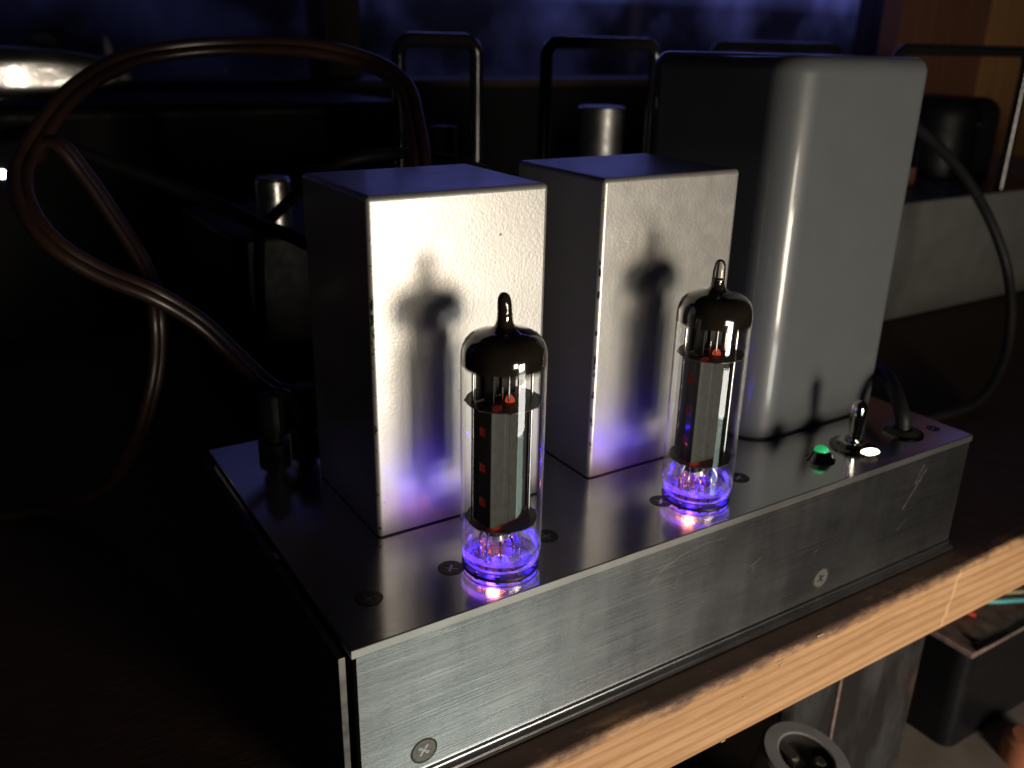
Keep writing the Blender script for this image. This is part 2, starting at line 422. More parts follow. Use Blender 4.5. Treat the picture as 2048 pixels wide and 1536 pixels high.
    b = q.bump(q.noise(60, 3, .6), .35, .0012); MAT['foil'] = q.m
build_materials()

# ================================================================== the setting
def build_setting():
    bm = B(-420, 1150, -11, 640, -75.5, -48.4, bev=1.6, seg=3)
    sh = tag(obj('shelf', bm, MAT['shelf']), kind='structure')
    # fibres torn out of the worn arris
    for x, z, a, l in ((141.5, -52.5, .2, 3.0), (142.2, -53.6, .05, 2.2), (142.0, -54.4, 1.5, 1.6), (160, -49.2, -.3, 3.4), (119, -74.4, 1.2, 1.7), (126, -60, .1, .8)):
        obj('splinter', B(x - l / 2, x + l / 2, -11.35, -10.9, z - .16, z + .16), MAT['wire_cream'], sh)
    tag(obj('lower_shelf', B(-420, 1150, -60, 640, -228, -203), MAT['lower']), kind='structure')
    tag(obj('wall', B(-600, 1400, 655, 690, -300, 96), MAT['black_satin']), kind='structure')
    tag(obj('wall_upper_blocker', B(-600, 1400, 655, 690, 380.4, 700), MAT['black_satin']), kind='structure')  # unseen wall block, added to cut the blue light from the window
    bm = bmesh.new()
    vs = [bm.verts.new(p) for p in ((-900, 800, -200), (1800, 800, -200), (1800, 800, 900), (-900, 800, 900))]; bm.faces.new(vs)
    tag(obj('sky', bm, MAT['sky'], smooth=False), kind='structure')
    win = empty('window', (640, 660, 96), 'dark framed window with blue evening light behind the amplifiers', 'window')
    obj('sill', B(-600, 1066, 628, 700, 90, 98, bev=1.5), MAT['post'], win)
    obj('mullion', B(249, 283, 640, 690, 98.4, 340, bev=2), MAT['post'], win)
    obj('frame', B(1024, 1066, 640, 690, 98.4, 340, bev=2), MAT['post'], win)
    obj('frame', B(-600, 1066, 640, 690, 340.4, 380, bev=2), MAT['post'], win)
    obj('pane', B(-600, 249, 664, 668, 98.4, 340), MAT['pane'], win)
    obj('pane', B(283, 1024, 664, 668, 98.4, 340), MAT['pane'], win)
build_setting()

# ================================================================== the amplifier
CL, CD = 247.13, 125.57          # chassis length and depth
def screw_head(r, mat, parent, loc, rot, spin, name='screw'):
    bm = bmesh.new(); n = 32
    outer = [bm.verts.new((r * math.cos(2 * math.pi * k / n), r * math.sin(2 * math.pi * k / n), 0)) for k in range(n)]
    a, b = r * .13, r * .56
    cr = [(b, -a), (b, a), (a, a), (a, b), (-a, b), (-a, a), (-b, a), (-b, -a), (-a, -a), (-a, -b), (a, -b), (a, -a)]
    inner = [bm.verts.new((x, y, 0.0)) for x, y in cr]
    es = [bm.edges.new((outer[k], outer[(k + 1) % n])) for k in range(n)] + [bm.edges.new((inner[k], inner[(k + 1) % 12])) for k in range(12)]
    bmesh.ops.triangle_fill(bm, edges=es, use_beauty=True, use_dissolve=False)
    cen = [f for f in bm.faces if f.calc_center_median().length < a * .8]
    for f in list(bm.faces):
        c = f.calc_center_median()
        if (abs(c.x) < b and abs(c.y) < a) or (abs(c.y) < b and abs(c.x) < a): bm.faces.remove(f)
    low = [bm.verts.new((x * .6, y * .6, -r * .42)) for x, y in cr]
    for k in range(12): bm.faces.new((inner[k], inner[(k + 1) % 12], low[(k + 1) % 12], low[k]))
    bm.faces.new(low)
    rim = [bm.verts.new((1.07 * r * math.cos(2 * math.pi * k / n), 1.07 * r * math.sin(2 * math.pi * k / n), -.18)) for k in range(n)]
    bot = [bm.verts.new((.6 * r * math.cos(2 * math.pi * k / n), .6 * r * math.sin(2 * math.pi * k / n), -r * .6)) for k in range(n)]
    for k in range(n):
        bm.faces.new((outer[k], outer[(k + 1) % n], rim[(k + 1) % n], rim[k])); bm.faces.new((rim[k], rim[(k + 1) % n], bot[(k + 1) % n], bot[k]))
    o = obj(name, bm, mat, parent, loc=(0, 0, 0))
    o.rotation_euler = (Euler(rot).to_matrix() @ Euler((0, 0, spin)).to_matrix()).to_euler()
    o.location = Vector(loc) * S - wloc(parent)
    return o

amp = empty('tube_amplifier', (CL / 2, CD / 2, -48), 'small valve amplifier on aluminium chassis with three transformers standing on the shelf', 'amplifier')
def build_chassis():
    # top plate with the round holes hidden under the sockets, 2.4 mm thick, slightly worn front arris
    top = obj('top_plate', B(0, CL, 0, CD, -2.5, 0, bev=.28, seg=2), MAT['alu_top'], amp)
    obj('front_arris', B(.1, CL - .1, -.22, .9, -2.42, -.05, bev=.09, seg=1), MAT['alu_strip'], top)
    # front panel, an extruded angle with a groove and a lip at the foot
    prof = [(1.0, -2.62), (.35, -2.62), (.35, -43.6), (.15, -44.4), (-.45, -45.0), (-.55, -45.35), (.3, -45.5), (.3, -46.1), (-1.9, -46.2), (-2.2, -46.6), (-2.2, -47.9), (3.0, -47.9), (3.0, -2.62)]
    bm = bmesh.new()
    A = [bm.verts.new((1.5, y, z)) for y, z in prof]; Bv = [bm.verts.new((CL - .3, y, z)) for y, z in prof]
    n = len(prof); bm.faces.new(A); bm.faces.new(Bv)
    for k in range(n): bm.faces.new((A[k], A[(k + 1) % n], Bv[(k + 1) % n], Bv[k]))
    fp = obj('front_panel', bm, MAT['alu_front'], amp, ang=20)
    for (x, z, sp) in ((18.7, -38.8, .9), (171.4, -37.4, .5)):
        rg = L([(3.3, 0), (3.85, 0), (3.85, .12), (3.3, .12)], 40, close=True); bmesh.ops.rotate(rg, verts=rg.verts, cent=(0, 0, 0), matrix=Matrix.Rotation(math.pi / 2, 3, 'X')); bmesh.ops.translate(rg, verts=rg.verts, vec=(x, .38, z))
        obj('painted_countersink', rg, MAT['tin'] if x > 100 else MAT['bakelite'], fp)  # rim glint painted bright at right, shaded recess painted dark at left
        screw_head(3.35, MAT['screw_satin'], fp, (x, .26, z), (math.pi / 2, 0, 0), sp)
    # long scratches in the panel
    for pts, r in (([(92, .34, -13.5), (97, .34, -9.6), (104, .34, -7.2), (113, .34, -6.0), (122, .34, -6.6)], .055), ([(103.5, .34, -14.2), (103.0, .34, -16.5), (102.4, .34, -18.4)], .05),
                   ([(98, .34, -3.4), (98.8, .34, -6.2), (98.3, .34, -9.5)], .045), ([(136, .34, -21), (136.1, .34, -23.5)], .06), ([(139, .34, -19.0), (134.5, .34, -21)], .045),
                   ([(70, .34, -41.6), (76, .34, -39.3), (77, .34, -36)], .06), ([(222, .34, -8), (212, .34, -22)], .04), ([(3.5, .34, -11.5), (6.0, .34, -10.4)], .05), ([(6, .34, -31), (12, .34, -26.5)], .035)):
        obj('scratch', T(spline(pts, 6), r, 8), MAT['scratch'], fp)
    for k in range(34):
        x = random.uniform(6, 240); z = random.uniform(-42, -5); l = random.uniform(1.5, 9); a = random.uniform(-.9, 1.6)
        obj('scratch', T(spline([(x, .345, z), (x + l * .5 * math.cos(a), .345, z + l * .5 * math.sin(a) + .3), (x + l * math.cos(a), .345, min(z + l * math.sin(a), -4))], 3), .02, 5), MAT['scratch'], fp)
    sp = obj('side_plate', B(-2.6, -.9, 1.2, CD - 1, -47.9, -2.2, bev=.12), MAT['alu_shaded'], amp)
    obj('side_plate', B(CL - 3, CL - 1.4, 3.2, CD - 1, -47.9, -2.62), MAT['alu_edge'], amp)
    obj('rear_plate', B(1, CL - 3.2, CD - 3, CD - 1.2, -47.9, -2.62), MAT['alu_edge'], amp)
    for x, y, a in ((12.3, 17.4, .3), (36.9, 19.0, .9), (68.6, 19.9, .2), (111.6, 19.2, .7), (144.7, 18.6, .4)):
        screw_head(3.45, MAT['screw_dark'], top, (x, y, .16), (0, 0, 0), a)
    screw_head(2.4, MAT['screw_dark'], top, (239.2, 11.0, .14), (0, 0, 0), .4)
    # sockets: blackened ring let into the plate, contact slots, clear rim
    for x, y in ((50.5, 15.53), (123.95, 16.91)):
        so = obj('tube_socket', L([(0, .12), (7.6, .12), (7.6, .5), (10.5, .5), (10.7, .1), (10.7, -.4)], 48, (x, y, 0)), MAT['bakelite'], amp)
        for k in range(9):
            a = 2 * math.pi * (k + .5) / 10
            cx, cy = x + 9.7 * math.cos(a), y + 9.7 * math.sin(a)
            bm = B(-.55, .55, -.5, .5, .52, 1.05); bmesh.ops.rotate(bm, verts=bm.verts, cent=(0, 0, 0), matrix=Matrix.Rotation(a + math.pi / 2, 3, 'Z')); bmesh.ops.translate(bm, verts=bm.verts, vec=(cx, cy, 0))
            obj('contact', bm, MAT['lead'], so)
build_chassis()

def build_transformers():
    bx, by, bW, bD, bH = (26.55, 100.6), 42.72, 54.7, 46.9, 96.7
    for i, x in enumerate(bx):
        o = obj('output_transformer', rprism(x, x + bW, by, by + bD, .5, bH, 1.3, 1.5, 5, 5), MAT['silver'], amp, ang=50)
        o['label'] = ('silver textured box nearest the left end', 'silver textured box next to the tall grey transformer')[i]
        obj('shadow_gap', B(x + .6, x + bW - .6, by + .6, by + bD - .6, .03, .6), MAT['rubber'], o)  # black filler drawn in place of the shadow gap under the box
    px, py, pW, pD, pH = 167.6, 34.95, 68.0, 75, 131.1
    o = obj('mains_transformer', rprism(px, px + pW, py, py + pD, .9, pH, (5, 12, 12, 11.5), 5.5, 14, 8), MAT['grey_gloss'], amp, ang=50)
    o['label'] = 'tall grey rounded transformer cover'
    obj('shadow_gap', rprism(px + 1.2, px + pW - 1.2, py + 1.2, py + pD - 1.2, .04, 1.0, (4, 11, 11, 10.5), .1), MAT['rubber'], o)  # same black filler for the dark gap under the tall cover
build_transformers()

def build_controls():
    # green indicator in a dark conical bezel
    x, y = 180.0, 14.6
    li = obj('indicator_light', L([(5.2, .02), (5.2, .35), (4.3, 1.2), (3.2, 3.2), (2.75, 3.5), (2.75, 2.6), (0, 2.6)], 40, (x, y, 0)), MAT['chrome_dark'], amp)
    obj('lens', L([(2.5, 2.8), (2.5, 3.5), (2.2, 4.2), (1.6, 4.75), (.8, 5.0), (0, 5.05)], 32, (x, y, 0)), MAT['led_green'], li)
    # toggle switch
    x, y = 198.7, 15.7
    sw = obj('toggle_switch', L([(0, 3.4), (3.0, 3.4), (3.1, 3.2), (3.1, .6), (4.0, .6)], 40, (x, y, 0)), MAT['chrome_dark'], amp)
    obj('washer', L([(3.4, .05), (8.0, .05), (8.0, .75), (7.7, .95), (3.4, .95)], 48, (x, y, 0), close=True), MAT['chrome_dark'], sw)
    hexa = [(x + 5.8 * math.cos(D2R(60 * k + 12)), y + 5.8 * math.sin(D2R(60 * k + 12))) for k in range(6)]
    bm = plate(hexa, 1.0, 2.7); bmesh.ops.bevel(bm, geom=bm.edges[:], offset=.25, segments=2, affect='EDGES')
    obj('nut', bm, MAT['chrome'], sw)
    tb = plate([(3.4 * math.cos(2 * math.pi * k / 24), 1.35 * math.sin(2 * math.pi * k / 24)) for k in range(24)], -.15, .15)
    bmesh.ops.rotate(tb, verts=tb.verts, cent=(0, 0, 0), matrix=Matrix.Rotation(math.atan2(-.45, .81), 3, 'Z') @ Matrix.Rotation(D2R(79), 3, 'X')); bmesh.ops.translate(tb, verts=tb.verts, vec=(x - 1.2, y - 8.0, 1.5))
    obj('washer_tab', tb, MAT['tin'], sw)
    lev = L([(0, 0), (1.75, 0), (1.95, 2), (2.35, 6), (2.65, 10.5), (2.7, 12.4), (2.45, 13.8), (1.7, 14.9), (.8, 15.4), (0, 15.5)], 36)
    bmesh.ops.rotate(lev, verts=lev.verts, cent=(0, 0, 0), matrix=Matrix.Rotation(D2R(-5), 3, 'Y') @ Matrix.Rotation(D2R(4), 3, 'X')); bmesh.ops.translate(lev, verts=lev.verts, vec=(x, y, 2.9))
    obj('lever', lev, MAT['chrome'], sw)
    # cord grommet
    x, y = 225.4, 14.2
    g = obj('cord_grommet', L([(3.0, -.5), (3.0, 1.7), (3.6, 2.0), (5.6, 1.2), (6.3, .4), (6.3, .03)], 40, (x, y, 0)), MAT['rubber'], amp)
    obj('ring', L([(6.3, .03), (7.3, .03), (7.3, .5), (6.9, .75), (6.3, .7)], 40, (x, y, 0), close=True), MAT['chrome_dark'], g)
    # loudspeaker terminals at the rear left corner
    for x, y in ((19, 112), (31, 114)):
        t = obj('speaker_terminal', L([(0, 22), (3.6, 22), (4.2, 21.2), (4.2, 9), (3.2, 8.6), (3.2, 5), (5.2, 4.6), (5.2, .05), (0, .05)], 24, (x, y, 0), wob=lambda a, i: 1 + .05 * math.cos(10 * a)), MAT['cord'], amp)
build_controls()

# ================================================================== the tubes
def ring_poly(r, n, amp_, k):
    return [((r + amp_ * (1 if (j % k) == 0 else 0)) * math.cos(2 * math.pi * j / n), (r + amp_ * (1 if (j % k) == 0 else 0)) * math.sin(2 * math.pi * j / n)) for j in range(n)]
def build_tube(name, loc, label, spin, tip_tilt, pin_rot, tip_mat):
    t = empty(name, loc, label, 'vacuum tube', 'glass output tubes')
    def part(nm, bm, mat, parent=None, **k): return obj(nm, bm, mat, parent or t, loc=(0, 0, 0), **k)
    env = part('glass_envelope', L([(8.9, 1.15), (9.8, 1.6), (10.55, 2.6), (10.9, 4.0), (11, 5.5), (11, 59.3), (10.9, 60.8), (10.55, 62.4), (9.8, 63.9), (8.6, 65.1), (7.0, 66.0), (5.2, 66.55), (3.6, 66.95), (2.75, 67.4), (2.3, 68.1), (2.05, 69.1), (2.0, 70.2)], 72), MAT['glass'])
    # inner face of the base carries a second reflection
    g = part('getter_mirror', L([(10.88, 57.2), (10.88, 59.3), (10.78, 60.7), (10.42, 62.3), (9.66, 63.78), (8.46, 64.96), (6.9, 65.85), (5.1, 66.4), (3.5, 66.8), (2.6, 67.25), (2.15, 68.0), (1.92, 69.1), (1.85, 70.2)], 72), MAT['getter'])
    for v in g.data.vertices:                                  # ragged lower edge of the flash
        if v.co.z < .0574:
            a = math.atan2(v.co.y, v.co.x); v.co.z += (.45 * math.sin(2 * a + 1) + .35 * math.sin(5 * a) + .15 * math.sin(11 * a + 2)) * S
    tip = L([(0, 69.6), (1.7, 69.8), (1.98, 70.4), (1.78, 71.1), (1.86, 71.7), (1.8, 73.2), (1.62, 74.6), (1.2, 75.5), (.6, 75.95), (0, 76.05)], 28)
    for v in tip.verts: v.co.x += tip_tilt * max(v.co.z - 70, 0) ** 1.3 * .08
    part('tip', tip, MAT[tip_mat], env)
    # glass foot, its rim and the nine pins with their glass beads
    foot = part('foot', L([(0, 3.3), (5.2, 3.3), (6.8, 3.0), (8.4, 3.6), (9.9, 5.2), (10.35, 6.6), (10.5, 8.2)], 60), MAT['foot'])
    part('rim', L([(8.6, 1.2), (9.6, 1.5), (10.2, 2.0), (10.45, 2.7), (10.3, 2.75), (9.4, 1.9), (8.4, 1.6)], 60, close=True), MAT['rim'], foot)
    part('rim', L([(10.78, 4.3), (10.84, 5.2), (10.86, 6.3)], 60), MAT['rim'], foot)
    part('seam', L([(10.2, 1.75), (10.45, 1.85), (10.5, 2.0), (10.4, 2.15)], 60), MAT['bakelite'], foot)
    for k in range(9):
        a = 2 * math.pi * (k + .5) / 10 + pin_rot
        x, y = 5.95 * math.cos(a), 5.95 * math.sin(a)
        p = part('pin', T([(x, y, -.3), (x, y, 5.4)], .5, 10), MAT['lead'])
        part('bead', L([(.5, 3.0), (1.35, 3.1), (1.5, 3.6), (1.15, 4.5), (.7, 5.2), (.5, 5.3)], 16, (x, y, 0)), MAT['foot'], p)
        x2, y2 = 4.7 * math.cos(a - .08), 4.2 * math.sin(a - .08)
        part('lead_wire', T(spline([(x, y, 5.2), (x * .98, y * .98, 8), (x2, y2, 11), (x2, y2, 14.5)], 4), .28, 8), MAT['copper_lead'] if k in (2, 6) else MAT['lead'])
    st = bmesh.new(); sweep(st, spline([(-5.6, -4.6, 10.4), (-3.6, -5.5, 10.8), (-1.4, -5.2, 10.7), (.1, -4.4, 10.2)], 5), 0, section=[(-.12, -.8), (.12, -.8), (.12, .8), (-.12, .8)])
    part('strap', st, MAT['tin'])
    # electrode cage, turned on its own axis
    cage = Matrix.Rotation(spin, 4, 'Z')
    def cpart(nm, bm, mat, parent=None, **k):
        bmesh.ops.transform(bm, matrix=cage, verts=bm.verts); return part(nm, bm, mat, parent, **k)
    z0, z1 = 14.6, 47.2
    xa, xb, ya, yb = -7.2, 2.2, -4.4, 3.0                        # front half of the anode; a second box stands behind it to the right
    fr = bmesh.new()
    for y, s in ((ya, -1), (yb, 1)):
        prof = [(xa, y), (xa + .7, y + s * .35), ((xa + xb) / 2 - .9, y + s * .35), ((xa + xb) / 2 - .6, y + s * .5), ((xa + xb) / 2 + .6, y + s * .5), ((xa + xb) / 2 + .9, y + s * .35), (xb - .7, y + s * .35), (xb, y)]
        a = [fr.verts.new((x, yy, z0)) for x, yy in prof]; b = [fr.verts.new((x, yy, z1)) for x, yy in prof]
        for k in range(len(prof) - 1): fr.faces.new((a[k], a[k + 1], b[k + 1], b[k]))
    an = cpart('anode', fr, MAT['anode'], ang=12)
    # side walls with three windows each, 0.25 mm sheet
    wz = (21.0, 30.8, 40.8)
    for x in (xa, xb):
        sd = bmesh.new()
        zs = sorted([z0, z1] + [q for c in wz for q in (c - 1.3, c + 1.3)]); ys = (ya, -2.2, .3, yb)
        for i in range(len(zs) - 1):
            for j in range(3):
                mid = (zs[i] + zs[i + 1]) / 2
                if j == 1 and any(abs(mid - c) < 1.2 for c in wz): continue
                sd.faces.new([sd.verts.new((x, yy, zz)) for yy, zz in ((ys[j], zs[i]), (ys[j + 1], zs[i]), (ys[j + 1], zs[i + 1]), (ys[j], zs[i + 1]))])
        bmesh.ops.remove_doubles(sd, verts=sd.verts, dist=.001)
        bmesh.ops.solidify(sd, geom=sd.faces[:], thickness=.25)
        cpart('side_wall', sd, MAT['anode_dark'], an)
    gw = bmesh.new()
    for q in range(52): sweep(gw, [(-5.2, -3.2, 15.4 + q * .6), (-5.2, 2.2, 15.4 + q * .6)], .07, 5)
    cpart('grid_winding', gw, MAT['lead'])
    cpart('cathode', B(-4.0, -1.6, -1.9, -.2, 15.0, 46.9, bev=.4), MAT['cathode'])
    bk = bmesh.new(); box(bk, xb + .15, 8.3, -1.3, 2.8, z0 + .2, z1 - .2, bev=.5, seg=2); box(bk, 8.3, 8.9, .5, .9, z0 + 1, z1 - 1)
    cpart('rear_anode', bk, MAT['anode_dark'], an)
    for x in (3.2, 5.6): cpart('slot', B(x, x + .5, -1.36, -1.28, z0 + 4, z1 - 4), MAT['lead'], an)
    for x, y in ((-7.6, 2.9), (7.6, -2.4)):
        cpart('support_rod', T([(x, y, 13.0), (x, y, 55.5)], .4, 10), MAT['lead'])
    for x in (-4.4, -.6):
        cpart('grid_rod', T([(x, -.2, 13.0), (x, -.2, 51.5)], .38, 10), MAT['lead'])
    mica = plate(ring_poly(9.7, 52, .45, 7), 47.6, 47.9); cpart('mica_spacer', mica, MAT['mica'], smooth=False)
    mica = plate(ring_poly(9.5, 52, .45, 7), 13.8, 14.1); cpart('mica_spacer', mica, MAT['mica'], smooth=False)
    cpart('cathode_end', L([(1.3, 48.0), (1.15, 48.7), (.6, 49.5), (0, 49.7)], 16, (.2, -2.4, 0)), MAT['cathode_top'])
    # screen above the cage
    sc = bmesh.new(); box(sc, -5.0, -1.4, 1.2, 1.5, 48, 57); box(sc, -5.3, -5.0, -2.4, 1.2, 48, 57); box(sc, 1.0, 5.6, 1.8, 2.1, 48, 57); box(sc, -6.4, 6.4, 3.0, 3.25, 48, 57.5)  # widest plate is added to darken the see-through below the cap
    cpart('screen_plate', sc, MAT['anode_dark'])
    cpart('screen_rod', T([(-.6, -2.9, 48), (-.6, -2.9, 57)], .3, 8), MAT['lead'])
    cpart('screen_rod', T([(3.9, -1.6, 48), (3.9, -1.6, 57)], .45, 8), MAT['lead'])
    # heater: white-hot lower end of the cathode sleeve and its legs
    part('heater', L([(0, 9.7), (1.4, 9.8), (1.8, 10.1), (1.5, 10.6), (0, 10.8)], 16, (-1.3, .9, 0)), MAT['heater'])
    part('heater_shield', L([(2.9, 9.1), (2.6, 9.9), (2.1, 11), (2.1, 13.7)], 20, (-1.3, .9, 0)), MAT['anode_dark'])  # added cone, shaped to hide the heater glow from above
    for s in (-1, 1):
        cpart('heater_leg', T([(s * .6, -.2, 5.4), (s * .5, -.1, 9.6)], .2, 8), MAT['heater_legs'])
    # blue lamp under the foot
    led = part('base_lamp', L([(0, .9), (1.4, .85), (2.2, .4), (2.4, .14)], 20), MAT['led_blue'])
    for k in range(4):
        a = pin_rot + D2R(36 + 90 * k)
        d = bpy.data.lights.new('base_lamp_glow', 'POINT'); d.energy = .0034; d.color = (.030, .010, 1.0); d.shadow_soft_size = 1.0 * S
        lo = bpy.data.objects.new('base_lamp_glow', d); COL.objects.link(lo); lo.parent = t; lo.location = Vector((8.2 * math.cos(a), 8.2 * math.sin(a), 1.75)) * S
    return t
build_tube('vacuum_tube', (50.5, 15.53, 0), 'glass output tube nearer the left end, in front of the brighter silver box', D2R(8), -.5, D2R(3), 'getter')
build_tube('vacuum_tube', (123.95, 16.91, 0), 'glass output tube further right, beside the tall grey transformer', D2R(-3), .12, 0, 'tip')

# ================================================================== cables
def zip_cord(bm, path, r):
    sec = []
    for k in range(11): a = D2R(30 + 300 * k / 10); sec.append((-r * .92 + r * math.cos(a) * 1, r * math.sin(a)))
    for k in range(11): a = D2R(-150 + 300 * k / 10); sec.append((r * .92 + r * math.cos(a), r * math.sin(a)))
    return sweep(bm, path, 0, section=sec)
pA = [(30, 114, 16), (27.5, 119, 18.2), (23.0, 125.0, 19.2), (14.7, 135.0, 29.2), (5.2, 140.0, 41.1), (-8.2, 140.0, 52.5), (-23.1, 145.0, 60.7), (-34.3, 150.0, 69.9), (-39.6, 160.0, 79.7), (-39.0, 175.0, 88.8), (-32.7, 190.0, 96.6), (-16.8, 205.0, 111.9), (3.2, 215.0, 122.7), (24.7, 220.0, 127.3), (48.7, 215.0, 129.2), (72.2, 200.0, 128.8), (91.1, 185.0, 124.1), (95.6, 165.0, 116.6), (92.8, 150.0, 104.8), (86.5, 132.0, 88.0), (80, 122, 60), (72, 116, 10), (66, 150, -44)]
tag(obj('speaker_cable', zip_cord(bmesh.new(), spline(pA, 10), 2.1), MAT['flex']), 'brown twin speaker cable looping high behind the left silver box', 'cable')
pB = [(-33, 205, 90), (-25.6, 190.0, 97.2), (-18.3, 185.0, 86.3), (-11.9, 180.0, 72.6), (-6.8, 175.0, 60.5), (-3.6, 170.0, 48.4), (-4.0, 165.0, 36.6), (-5.8, 165.0, 21.5), (-10.2, 165.0, 6.6), (-17, 170.0, -12), (-30, 185, -35), (-60, 205, -46.2), (-120, 220, -46.4)]
tag(obj('speaker_cable', zip_cord(bmesh.new(), spline(pB, 10), 2.1), MAT['flex']), 'brown twin speaker cable hanging down steeply to the shelf at left', 'cable')
pC = [(-80, 262, 60), (-60, 250, 84), (-32.6, 230.0, 97), (-22.1, 225.0, 93.6), (-3.5, 215.0, 85.5), (23.6, 200.0, 73.4), (40.5, 180.0, 64.6), (50.9, 165.0, 60.5), (60.6, 150.0, 51.0), (72, 140, 10), (80, 150, -45.6)]
tag(obj('black_cable', T(spline(pC, 10), 2.7, 14), MAT['cord']), 'thick black cable slanting down behind the left silver box', 'cable')
pD = [(52, 222, -45.4), (50, 222, 10), (52.0, 220.0, 52.2), (57.7, 215.0, 61.3), (65.4, 210.0, 70.0), (73.5, 200.0, 81.3), (87.4, 192.0, 86.3), (108, 194, 87.2), (125.0, 200.0, 84.6), (161.7, 198.0, 70), (176, 190, 20), (182, 190, -45.4)]
tag(obj('black_cable', T(spline(pD, 10), 2.4, 14), MAT['cord']), 'black cable arching just above the left silver box', 'cable')
pE = [(225.4, 14.2, -8), (225.3, 14.6, 2), (225.6, 16.0, 7), (229.2, 22.0, 11.7), (236.9, 32.0, 14.1), (248, 50.0, 16), (262, 84, 40), (292, 112, 88), (318, 116, 102), (335.3, 115.0, 102.6), (362.2, 118.0, 93.3), (401.7, 120.0, 73.6), (433.6, 118.0, 47.3), (449.4, 110.0, 18.6), (446.7, 100.0, -5.4), (438, 93, -25.5), (418, 86, -40), (392, 80, -45.2), (366, 79, -45.6), (330, 84, -45.6), (290, 100, -45.6)]
tag(obj('power_cord', T(spline(pE, 12), 2.75, 16), MAT['cord']), 'black power cord looping from the chassis grommet round the tall grey transformer', 'power cord')

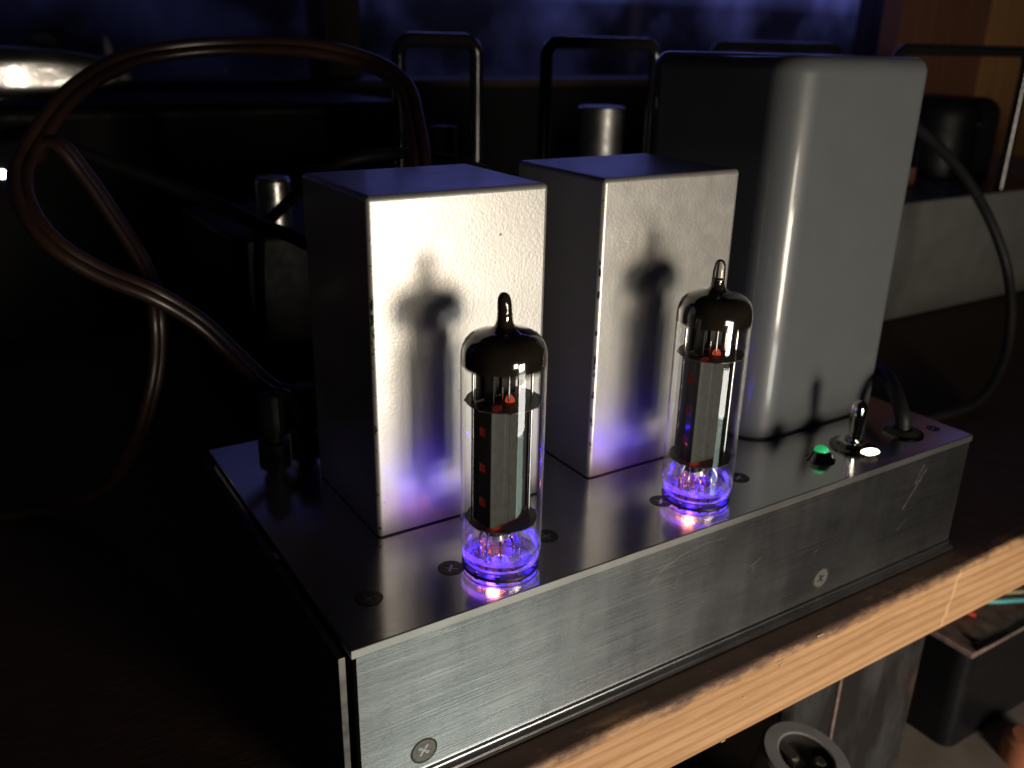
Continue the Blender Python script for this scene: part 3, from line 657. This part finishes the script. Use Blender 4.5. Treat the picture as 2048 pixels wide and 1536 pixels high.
# ================================================================== things behind
def u_bar(name, x0, x1, y, z0, z1, r, parent, rc=9):
    p = [(x0, y, z0), (x0, y, z1 - rc)]
    p += [(x0 + rc - rc * math.cos(D2R(a)), y, z1 - rc + rc * math.sin(D2R(a))) for a in range(15, 91, 15)]
    p += [(x1 - rc + rc * math.sin(D2R(a)), y, z1 - rc + rc * math.cos(D2R(a))) for a in range(0, 91, 15)]
    p += [(x1, y, z0)]
    return obj(name, T(p, r, 14, up=(0, 1, 0)), MAT['black_gloss'], parent)
def build_background():
    # grey amplifier behind, to the right
    a = empty('grey_amplifier', (620, 290, -48), 'grey amplifier with black guard bars standing behind at right', 'amplifier')
    obj('chassis', B(430, 860, 207, 400, -47.6, 36, bev=2.2, seg=3), MAT['bg_grey'], a)
    u_bar('guard_bar', 466, 615, 216, 36.2, 133.4, 3.6, a)
    u_bar('guard_bar', 466, 615, 380, 36.2, 133.4, 3.6, a)
    tr = obj('transformer', rprism(612, 694, 262, 350, 36.3, 98, 26, 14, 8, 6), MAT['black_satin'], a)
    for x, z in ((626, 42), (652, 78)):
        obj('bolt', L([(0, 2.2), (2.5, 2), (3, 0)], 12), MAT['steel_screw'], tr, loc=((x) , 261.4, z), rot=(math.pi / 2, 0, 0)).location = Vector((x, 261.4, z)) * S - wloc(tr)
    tb = obj('tube', L([(11, 36.4), (11, 78), (9, 84), (4, 87), (0, 88)], 28, (556, 262, 0)), MAT['glass'], a)
    obj('base', L([(11.3, 36.4), (11.3, 50), (10.8, 51)], 28, (556, 262, 0)), MAT['cab_a'], tb)
    # black amplifier behind the transformers, with two guard bars and a metal can
    b = empty('black_amplifier', (190, 260, -48), 'black amplifier with two tall guard bars behind the silver boxes', 'amplifier')
    obj('chassis', B(44, 330, 234, 330, -47.6, 48, bev=2), MAT['black_satin'], b)
    u_bar('guard_bar', 129, 171, 238.5, 48.2, 133, 3.3, b, 7)
    u_bar('guard_bar', 216, 290, 244, 48.2, 133, 3.3, b, 7)
    obj('capacitor_can', L([(0, 97.5), (13.2, 97.5), (14.2, 96.6), (14.2, 48.3)], 36, (285, 284, 0)), MAT['can_dull'], b)
    c = obj('capacitor_can', L([(0, 90), (7, 90), (7.5, 89), (7.5, 48.3)], 36, (172, 276, 0)), MAT['black_gloss'], b)
    # small bright can left of the silver box
    k = empty('metal_can', (70, 254, 48), 'short bright metal can half hidden behind the left silver box', 'can')
    obj('body', L([(7.4, 70.8), (8.0, 70.0), (8.0, 48.3)], 40, (70, 254, 0)), MAT['can_alu'], k)
    obj('lid', L([(7.3, 70.9), (7.6, 71.6), (7.0, 71.9), (0, 71.9)], 40, (70, 254, 0)), MAT['can_alu'], k)
    # dark glossy cabinet at left, and the foil-wrapped roll lying on it
    c = empty('black_cabinet', (40, 470, -48), 'glossy black cabinet standing at the back left', 'cabinet')
    obj('body', B(-240, 226, 440, 600, -47.8, 92, bev=3, seg=3), MAT['cabinet_black'], c)
    obj('power_light', L([(0, 2.2), (1.8, 1.9), (2.6, .8), (2.7, 0)], 16), MAT['led_white'], c, loc=(0, 0, 0), rot=(math.pi / 2, 0, 0)).location = Vector((-30.5, 439.2, 55)) * S - wloc(c)
    obj('trim', B(-236, 222, 437.4, 439.8, 84, 88, bev=.5), MAT['black_satin'], c)
    wobr = lambda a_, i: (abs(math.cos(a_)) ** 4.5 + abs(math.sin(a_)) ** 4.5) ** (-1 / 4.5) * .93 + .008 * math.sin(3 * a_ + i * 1.7) + .006 * math.sin(5 * a_ + i)
    bm = L([(0, 0), (7, 0), (8, 3)] + [(max(8, 15.8 - .0024 * (3 + 8 * i - 128) ** 2) + .12 * math.sin(i * 1.3), 3 + 8 * i) for i in range(1, 24)] + [(4, 192), (0, 192)], 32, wob=wobr)
    bmesh.ops.rotate(bm, verts=bm.verts, cent=(0, 0, 0), matrix=Matrix.Rotation(D2R(90), 3, 'Y') ); bmesh.ops.rotate(bm, verts=bm.verts, cent=(0, 0, 0), matrix=Matrix.Rotation(D2R(-2), 3, 'Z'))
    bmesh.ops.translate(bm, verts=bm.verts, vec=(-145, 446, 110))
    tag(obj('foil_roll', bm, MAT['foil']), 'shiny crumpled silver roll lying on the black cabinet at left', 'roll')
    # brown cabinet at the right
    cb = empty('wooden_cabinet', (900, 480, -48), 'brown wooden cabinet side behind the grey amplifier at right', 'cabinet')
    xs = [789, 860, 940, 1030, 1120]
    for i in range(4):
        obj('board', B(xs[i], xs[i + 1] - .8, 450 - .8 * (i % 2), 474, -47.8, 420, bev=.8), MAT['cab_a'] if i < 2 else MAT['cab_b'], cb)
    # things on the lower shelf
    t = empty('open_transformer', (370, 66, -203), 'black transformer with a rusty top plate on the lower shelf', 'transformer')
    obj('core', rprism(325, 424, 18.5, 112, -202.8, -143.4, 7, 2), MAT['core'], t)
    pl = obj('top_plate', B(322.5, 427, 16, 115, -143.2, -140, bev=.8), MAT['rust'], t)
    obj('raised_lip', T(spline([(326, 16.6, -139.4), (345, 16.2, -139.6), (400, 16.2, -139.6), (426, 16.4, -139.6)], 6), .7, 10), MAT['core'], pl)
    for x, y in ((331, 46), (338, 38), (347, 51), (392, 41), (332, 21)):
        obj('bolt', L([(2.0, 0), (2.0, 1.2), (1.4, 1.7), (0, 1.7)], 12, (x, y, -139.9)), MAT['screw_dark'], pl)
    for pts, mt, nm in (([(352, 84, -140), (358, 52, -135), (369, 35, -132), (383, 27.5, -132), (410, 20, -134), (440, 24, -160), (450, 30, -201)], 'wire_cream', 'cream wire'), ([(345, 70, -140), (350, 44, -135), (360.5, 31, -132), (376, 23.5, -132), (402, 14, -135), (432, 14, -165), (440, 16, -201)], 'wire_teal', 'teal wire'), ([(340, 60, -140), (346, 42, -136.5), (351, 33, -138.6)], 'wire_red', 'red wire')):
        obj('lead_wire', T(spline(pts, 8), 1.3, 10), MAT[mt], t)['label'] = nm
    ac = empty('acrylic_case', (235, 60, -203), 'smoked glossy case standing on the lower shelf under the board', 'case')
    obj('shell', B(188, 284.5, 20, 110, -202.8, -79, bev=1.2), MAT['acrylic'], ac)
    obj('edge_strip', B(223.5, 225, 19.2, 19.9, -202.5, -80), MAT['rust'], ac)
    cp = empty('capacitor', (186, -8, -203), 'grey screw terminal capacitor with a bright tag on the lower shelf', 'capacitor')
    rot = Matrix.Rotation(D2R(10), 3, 'X') @ Matrix.Rotation(D2R(5), 3, 'Y')
    def tilt(bm):
        bmesh.ops.rotate(bm, verts=bm.verts, cent=(0, 0, 0), matrix=rot); bmesh.ops.translate(bm, verts=bm.verts, vec=(178, -2, -117)); return bm
    obj('sleeve', tilt(L([(10.6, -.5), (11.2, 0), (16.2, 0), (17.2, -1.2), (17.2, -84)], 56)), MAT['sleeve'], cp)
    obj('top', tilt(L([(0, -5.4), (10.5, -5.4), (10.6, -.6)], 40)), MAT['bakelite'], cp)
    for x, y, r_ in ((-4.4, 2.4, 2.2), (4.6, -3.4, 2.5)):
        bm = L([(r_, -5.3), (r_, -1.4), (r_ - .4, -1), (0, -1)], 6, (x, y, 0)); obj('terminal', tilt(bm), MAT['tin'], cp)
    obj('solder_tag', tilt(B(-6.5, -2.4, 1.2, 9.6, -1.1, -.5, bev=.15)), MAT['tin'], cp)
    tag(obj('orange_cap', L([(0, 14), (9, 13.5), (12, 11), (13, 4), (13, 0), (0, 0)], 32, (356, -6, -202.9)), MAT['orange']), 'orange plastic cap on the lower shelf beside the rusty transformer', 'cap')
build_background()
